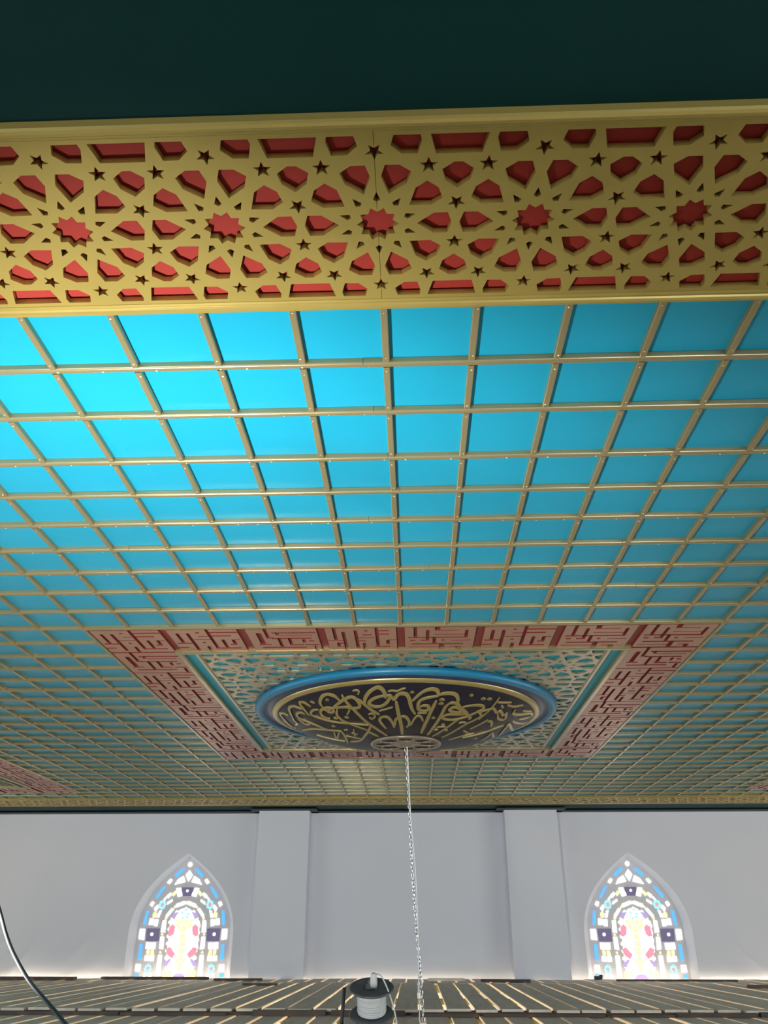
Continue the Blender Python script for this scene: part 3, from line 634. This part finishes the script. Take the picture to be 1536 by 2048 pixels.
def make_window(name, xc):
    w = empty(name, (xc, YW+0.15, 0)); tag(w, kind='structure')
    # splayed plaster reveal from the wall face to the tracery
    A, B = arch(0.78, 0.05, 1.113, WZB), arch(0.70, 0.05, 1.06, WZB)
    vs = [(x, -0.15, z) for x, z in A]+[(x, 0.0, z) for x, z in B]; n = len(A)
    MB().add(vs, [(i, (i+1) % n, n+(i+1) % n, n+i) for i in range(n)]).build('window_reveal', 'wall', w)
    MB().prism(arch(0.72, 0.05, 1.08, WZB-0.02), 1, 0.0, 0.03).build('window_tracery', 'plaster', w)
    def pn(poly, m, t=0.008, y0=0.0):
        MB().prism(poly, 1, y0-t, y0+0.002).build('pane', m, w)
    def disc(c, r, m, t=0.010, k=10): pn([(c[0]+r*math.cos(2*math.pi*i/k), c[1]+r*math.sin(2*math.pi*i/k)) for i in range(k)], m, t)
    def both(poly, m, t=0.008):
        pn(poly, m, t); pn([(-x, z) for x, z in poly][::-1], m, t)
    inner = [(0.93*x-0.003, z-0.012) for x, z in INNER]
    pn([(-0.22, -1.3), (0.22, -1.3), (0.22, -0.62), (-0.22, -0.62)], 'p_white', 0.004)
    def half(z):                                  # half width of the inner field at height z
        for (xa, za), (xb, zb) in zip(inner, inner[1:]):
            if za <= z <= zb: return -(xa+(xb-xa)*(z-za)/(zb-za))
        return 0.0
    rg = random.Random(5)
    rr = 0.030
    j = 0; z = -0.535
    while z < 0.36:
        hwid = half(z)
        x = -0.30+(j % 2)*rr*0.9
        while x < 0.30:
            k6 = [(x+rr*math.sin(math.pi/3*q)*0.86, z+rr*0.86*math.cos(math.pi/3*q)) for q in range(6)]
            if abs(x) < half(z)-0.004:
                k6 = [(max(-half(p[1]), min(half(p[1]), p[0])), p[1]) for p in k6]
                pn(k6, rg.choice(('p_white', 'p_white', 'p_white', 'p_cream')), 0.004)
            x += rr*1.8
        j += 1; z += rr*1.56
    for key, m in (('blue', 'p_blue'), ('white', 'p_white'), ('yellow', 'p_yellow'), ('purple', 'p_purple'), ('inpurple', 'p_lilac'), ('pink', 'p_pink'), ('pale', 'p_pale'), ('inyellow', 'p_yellow')):
        for poly in WIN[key]: both(poly, m)
    disc((0, WINC['apex'][1]), 0.034, 'p_white')
    pn([(0, 0.885), (0.055, 0.815), (0, 0.722), (-0.055, 0.815)], 'p_white')
    pn([(-0.09, 0.642), (0.09, 0.642), (0.07, 0.522), (-0.07, 0.522)], 'p_purple')
    disc((0, 0.594), 0.02, 'p_white', 0.014)
    for s in (-1, 1):
        disc((s*0.469, 0.008), 0.024, 'p_white', 0.014)
        for fx, fz in WINC['flow']:
            disc((s*-fx, fz), 0.016, 'p_pink', 0.012, 8)
            for k in range(8):
                a = 2*math.pi*k/8
                disc((s*-fx+0.040*math.cos(a), fz+0.048*math.sin(a)), 0.0155, 'p_cyan', 0.010, 7)
    disc((0, 0.435), 0.016, 'p_yellow')
    for k in range(9):
        a = 2*math.pi*k/9
        disc((0.045*math.cos(a), 0.275+0.06*math.sin(a)), 0.02, 'p_pale' if k % 2 else 'p_cyan', 0.010, 7)
    for st in WINC['stem']:
        mx = sum(p[0] for p in st)/len(st)
        pn([(x-mx, z) for x, z in st], 'p_yellow', 0.010)
    for s in (-1, 1):
        for k in range(4):
            a = math.radians(35+25*k)
            cx_, cz_ = s*0.10*math.cos(a), 0.05+0.13*math.sin(a)
            pn([(cx_-0.012, cz_-0.03), (cx_+0.012, cz_-0.03), (cx_+0.016, cz_+0.02), (cx_, cz_+0.035), (cx_-0.016, cz_+0.02)], 'p_yellow', 0.010)
    pn([(-0.12, -0.60), (-0.07, -0.515), (0, -0.50), (0.07, -0.515), (0.12, -0.60)], 'p_lilac', 0.010)
    return w
make_window('window_1', WX1)
make_window('window_2', WX2)

# ------------------------------------------------------------------ scaffold deck
deck = empty('scaffold_deck', (0, 8, ZD)); tag(deck, 'scaffold deck of weathered planks with lit gaps below the far wall', 'scaffold')
PITCHX, PT = 0.225, 0.020
ZN = ZD-PT-0.030                          # the nearer run of planks lies lower
rng = random.Random(11)
plank_cache = {}
def plank(x, y0, y1, z, w, yaw):
    key = (round(w, 2), round(y1-y0, 1))
    if key not in plank_cache:
        l = key[1]
        plank_cache[key] = MB().prism([(-key[0]/2, -PT), (-key[0]/2, -0.003), (-key[0]/2+0.003, 0), (key[0]/2-0.003, 0), (key[0]/2, -0.003), (key[0]/2, -PT)], 1, 0, l).mesh('plank')
        plank_cache[key].materials.append(M['wood'])
    o = link('plank', plank_cache[key], None, deck, (x, y0-8, z-ZD))
    o.rotation_euler = (0, 0, yaw)
runs = [(12.15, 13.06, ZD+0.0, 2), (7.98, 12.35, ZD-0.001, 0), (3.9, 8.22, ZN, 1), (-0.3, 4.1, ZD-0.004, 0)]
for y0, y1, z, ph in runs:
    k = -39
    while k < 40:
        x = 0.245-PITCHX/2+k*PITCHX+ph*0.03
        if XL+0.2 < x < XR-0.2:
            w = rng.choice((0.19, 0.19, 0.18, 0.20))
            ye = y1
            if y1 > 13 and not any(a-0.12 < x < c+0.12 for a, c in ((-2.375, -1.60), (1.372, 2.165))): ye = YW-0.08
            plank(x+rng.uniform(-0.008, 0.008), y0+rng.uniform(-0.02, 0.04), ye, z+rng.uniform(-0.003, 0.003), w, rng.uniform(-0.0025, 0.0025))
        k += 1
MB().box(XL+0.3, XR-0.3, 0.0, 0.20, -0.0478, -0.0235).build('lap_light_block', 'wood2', deck)  # added to block light from below, so the lap stays dark
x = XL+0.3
while x < XR-1.2:                         # dark strips added as the shade along the lap of the two runs
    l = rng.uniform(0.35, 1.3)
    o = MB().box(0, l, -0.10, -0.050, -0.049, rng.uniform(-0.030, -0.004)).build('lap_shade_strip', 'wood2', deck)
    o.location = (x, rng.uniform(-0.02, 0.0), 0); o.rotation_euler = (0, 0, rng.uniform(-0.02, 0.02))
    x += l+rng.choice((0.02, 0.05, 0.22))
for y in (4.0, 6.1, 8.1, 10.2, 12.25, 12.95):
    MB().tube([(XL+0.1, y-8, -0.085), (XR-0.1, y-8, -0.085)], 0.03, 10).build('ledger_tube', 'steel', deck)
for y in (8.1, 12.85):
    for x in (-7.5, -4.5, -1.5, 1.5, 4.5, 7.5):
        MB().tube([(x, y+0.07-8, -0.06), (x, y+0.07-8, ZF-ZD)], 0.03, 10).build('standard_tube', 'steel', deck)

# loose offcuts lying on the planks
def offcut(label, x0, x1, y, w, h, yaw, m='wood2'):
    z = ZD+0.003
    o = MB().box(-(x1-x0)/2, (x1-x0)/2, -w/2, w/2, 0, h).build('timber_offcut', m)
    o.location = ((x0+x1)/2, y, z); o.rotation_euler = (0, 0, yaw)
    tag(o, label, 'timber', 'timber offcuts on the deck')
offcut('short dark timber offcut on the planks between left window and left pilaster', -2.75, -2.1, 12.6, 0.10, 0.025, 0.05)
offcut('thin dark timber offcut lying below the left pilaster', -2.15, -1.72, 11.5, 0.08, 0.02, -0.1)
offcut('long dark timber strip lying below the left stained window', -4.4, -2.9, 12.9, 0.09, 0.03, 0.0)
offcut('brown timber strip on the planks at the far left edge', -6.4, -4.7, 12.7, 0.14, 0.035, -0.02)
offcut('long dark timber strip on the planks below the right stained window', 2.7, 4.3, 12.7, 0.07, 0.02, -0.01)
offcut('dark timber board lying at the far right edge of the deck', 3.9, 5.6, 11.2, 0.12, 0.03, 0.06)
offcut('short pale board beside the chain near the far edge of the deck', 0.15, 0.65, 12.6, 0.14, 0.03, 0.0, 'wood')
offcut('dark offcut on the planks between chain and right pilaster', 0.85, 1.5, 12.4, 0.12, 0.03, -0.08)
# a small dark clamp on the sill at the left foot of the right window
o = MB().box(-0.05, 0.05, -0.03, 0.03, 0.0, 0.045).box(0.02, 0.06, -0.02, 0.02, 0.02, 0.06).build('clamp', 'black')
o.location = (2.52, 13.05, ZD+0.003); tag(o, 'small dark clamp at the left foot of the right stained window', 'clamp')

# ------------------------------------------------------------------ chain and white flex under the medallion
chain = empty('hanging_chain', (MC[0], MC[1], ZCN-0.03)); tag(chain, 'silver link chain hanging from the medallion rosette', 'chain')
Lk, Wd, wr = 0.036, 0.011, 0.0034
ring = []
for k in range(16):
    a = 2*math.pi*k/16
    ring.append((Wd*0.8*math.cos(a), 0, (Lk/2-Wd*0.8)*(1 if math.sin(a) >= 0 else -1)+Wd*0.8*math.sin(a)))
link_me = MB().tube(ring, wr, 6, closed=True).mesh('chain_link'); link_me.materials.append(M['chrome'])
z = 0.0; i = 0; ZT = ZCN-0.03
tot = ZT-ZN
while z < tot-0.03:
    s = z/tot
    x = 0.105*s**1.15+0.004*math.sin(9*s)
    o = link('chain_link', link_me, None, chain, (x, 0.002*math.sin(i), -z-Lk/2))
    o.rotation_euler = (0, -0.05, (R90 if i % 2 else 0)+0.3+0.25*math.sin(i*0.7))
    z += Lk-2*wr-0.001; i += 1
def cord(name, pts, r, m, label, cat):
    o = MB().tube(smooth_path(pts, 8), r, 8).build(name, m); tag(o, label, cat); return o
cx_, cy_ = MC
cord('white_flex', [(cx_+0.012, cy_-0.01, ZCN-0.03), (cx_+0.022, cy_-0.012, 1.1), (cx_+0.035, cy_-0.012, 0.8), (cx_+0.06, cy_-0.01, 0.5), (cx_+0.073, cy_-0.01, 0.2), (cx_+0.077, cy_-0.01, -0.1), (cx_+0.073, cy_-0.01, -0.3), (cx_+0.077, cy_-0.01, -0.45), (cx_+0.10, cy_-0.012, ZN+0.006),
     (cx_+0.3, cy_-0.1, ZN+0.006), (cx_+0.55, cy_-0.05, ZN+0.006), (cx_+0.9, cy_-0.2, ZN+0.006)], 0.0045, 'whitecord', 'white electric flex running down beside the chain onto the planks', 'cable')

# ------------------------------------------------------------------ cable reel on the planks
ZR_ = ZN+0.003
reel = empty('cable_reel', (-0.335, 7.0, ZR_)); tag(reel, 'grey cable reel wound with white flex on the planks', 'cable reel')
TI = Matrix.Translation((0, 0, 0.085)) @ Matrix.Rotation(math.radians(20), 4, 'X') @ Matrix.Scale(0.84, 4)
def part(mb, name, m):
    me = mb.mesh(name); me.transform(TI); return link(name, me, m, reel)
part(MB().lathe([(0.002, 0.205), (0.05, 0.205), (0.06, 0.215), (0.17, 0.215), (0.19, 0.222), (0.20, 0.212), (0.19, 0.202), (0.06, 0.195), (0.002, 0.195)], 40), 'top_flange', 'dgrey')
part(MB().lathe([(0.002, 0.0), (0.17, 0.0), (0.19, 0.006), (0.20, -0.004), (0.19, -0.016), (0.002, -0.016)], 40), 'bottom_flange', 'dgrey')
coil = MB()
for layer in range(13):
    coil.lathe([(0.118+0.0075*math.cos(a)+(0.004 if layer % 3 else 0.0), 0.016+layer*0.0145+0.0075*math.sin(a)) for a in [2*math.pi*k/8 for k in range(8)]], 32, closed=True)
part(coil, 'wound_flex', 'whitecord')
part(MB().lathe([(0.105, 0.0), (0.105, 0.2)], 32), 'drum', 'dgrey')
part(MB().box(-0.05, 0.05, -0.03, 0.03, 0.215, 0.255).lathe([(0.002, 0.285), (0.03, 0.285), (0.034, 0.255), (0.034, 0.215)], 16, (0.0, 0.0, 0)), 'socket', 'dgrey')
plug = MB().lathe([(0.002, 0.105), (0.018, 0.105), (0.028, 0.085), (0.033, 0.04), (0.033, 0.0), (0.002, 0.0)], 16, (0.02, -0.02, 0.235))
part(plug, 'plug', 'whitecord')
fr = MB().tube(smooth_path([(-0.205, -0.02, 0.25), (-0.21, -0.05, 0.14), (-0.215, -0.06, 0.03), (-0.18, -0.10, 0.014), (0.0, -0.16, 0.014), (0.16, -0.16, 0.014), (0.19, -0.05, 0.014)], 6), 0.013, 8)
fr.build('stand_frame', 'black', reel)
cord('plug_flex', [(-0.315, 6.925, ZN+0.345), (-0.26, 6.90, ZN+0.33), (-0.20, 6.87, ZN+0.22), (-0.16, 6.85, ZN+0.10), (-0.15, 6.80, ZN+0.014), (-0.22, 6.76, ZN+0.008), (-0.38, 6.74, ZN+0.008)], 0.0055, 'whitecord', 'white flex looping from the plug on top of the cable reel', 'cable')

# ------------------------------------------------------------------ black cable in the near left corner and the floodlight it feeds
cord('black_cable', [(-1.036, 2.000, 0.175), (-0.969, 2.000, 0.101), (-0.935, 2.000, 0.044), (-0.912, 2.000, 0.001), (-0.876, 1.980, -0.039), (-0.820, 1.950, -0.087), (-0.753, 1.900, -0.123), (-0.695, 1.860, -0.156), (-0.604, 1.800, -0.216), (-0.529, 1.720, -0.286), (-0.62, 1.55, ZD-0.0), (-0.5, 1.0, ZD+0.004)], 0.0042, 'black', 'black electric cable crossing the lower left corner close to the camera', 'cable')
# floodlight on a low tripod, just outside the left edge of the photo
FL = Vector((-1.18, 1.75, -0.25)); AIM = Vector((-0.90, 3.6, H))
fl = empty('work_floodlight', (FL.x, FL.y, ZD)); tag(fl, 'work floodlight on a low tripod beyond the left edge, lighting the ceiling', 'floodlight')
q = (AIM-FL).normalized().to_track_quat('-Z', 'Y')
TL = Matrix.Translation((0, 0, FL.z-ZD)) @ q.to_matrix().to_4x4()
def fpart(mb, name, m):
    me = mb.mesh(name); me.transform(TL); return link(name, me, m, fl)
fpart(MB().prism([(-0.13, -0.10), (0.13, -0.10), (0.13, 0.10), (-0.13, 0.10)], 2, 0.02, 0.05).box(-0.08, 0.08, -0.06, 0.06, 0.05, 0.09), 'housing', 'dgrey')
fpart(MB().box(-0.115, 0.115, -0.085, 0.085, 0.014, 0.02), 'glass', 'lampglass')
MB().tube([(-0.16, 0, FL.z-ZD), (-0.16, 0, FL.z-ZD-0.13), (0.16, 0, FL.z-ZD-0.13), (0.16, 0, FL.z-ZD)], 0.008, 6).build('yoke', 'black', fl)
for k in range(3):
    a = 2*math.pi*k/3+2.6
    MB().tube([(0, 0, FL.z-ZD-0.13), (0.26*math.cos(a), 0.26*math.sin(a), 0.01)], 0.009, 6).build('leg', 'black', fl)
sd = bpy.data.lights.new('floodlight_beam', 'SPOT')
sd.energy = 525.0; sd.color = (1.0, 0.99, 0.94); sd.spot_size = math.radians(124); sd.spot_blend = 0.85; sd.shadow_soft_size = 0.05
so = bpy.data.objects.new('floodlight_beam', sd); COL.objects.link(so)
so.parent = fl
so.location = (AIM-FL).normalized()*0.05+Vector((0, 0, FL.z-ZD))
so.rotation_euler = q.to_euler()
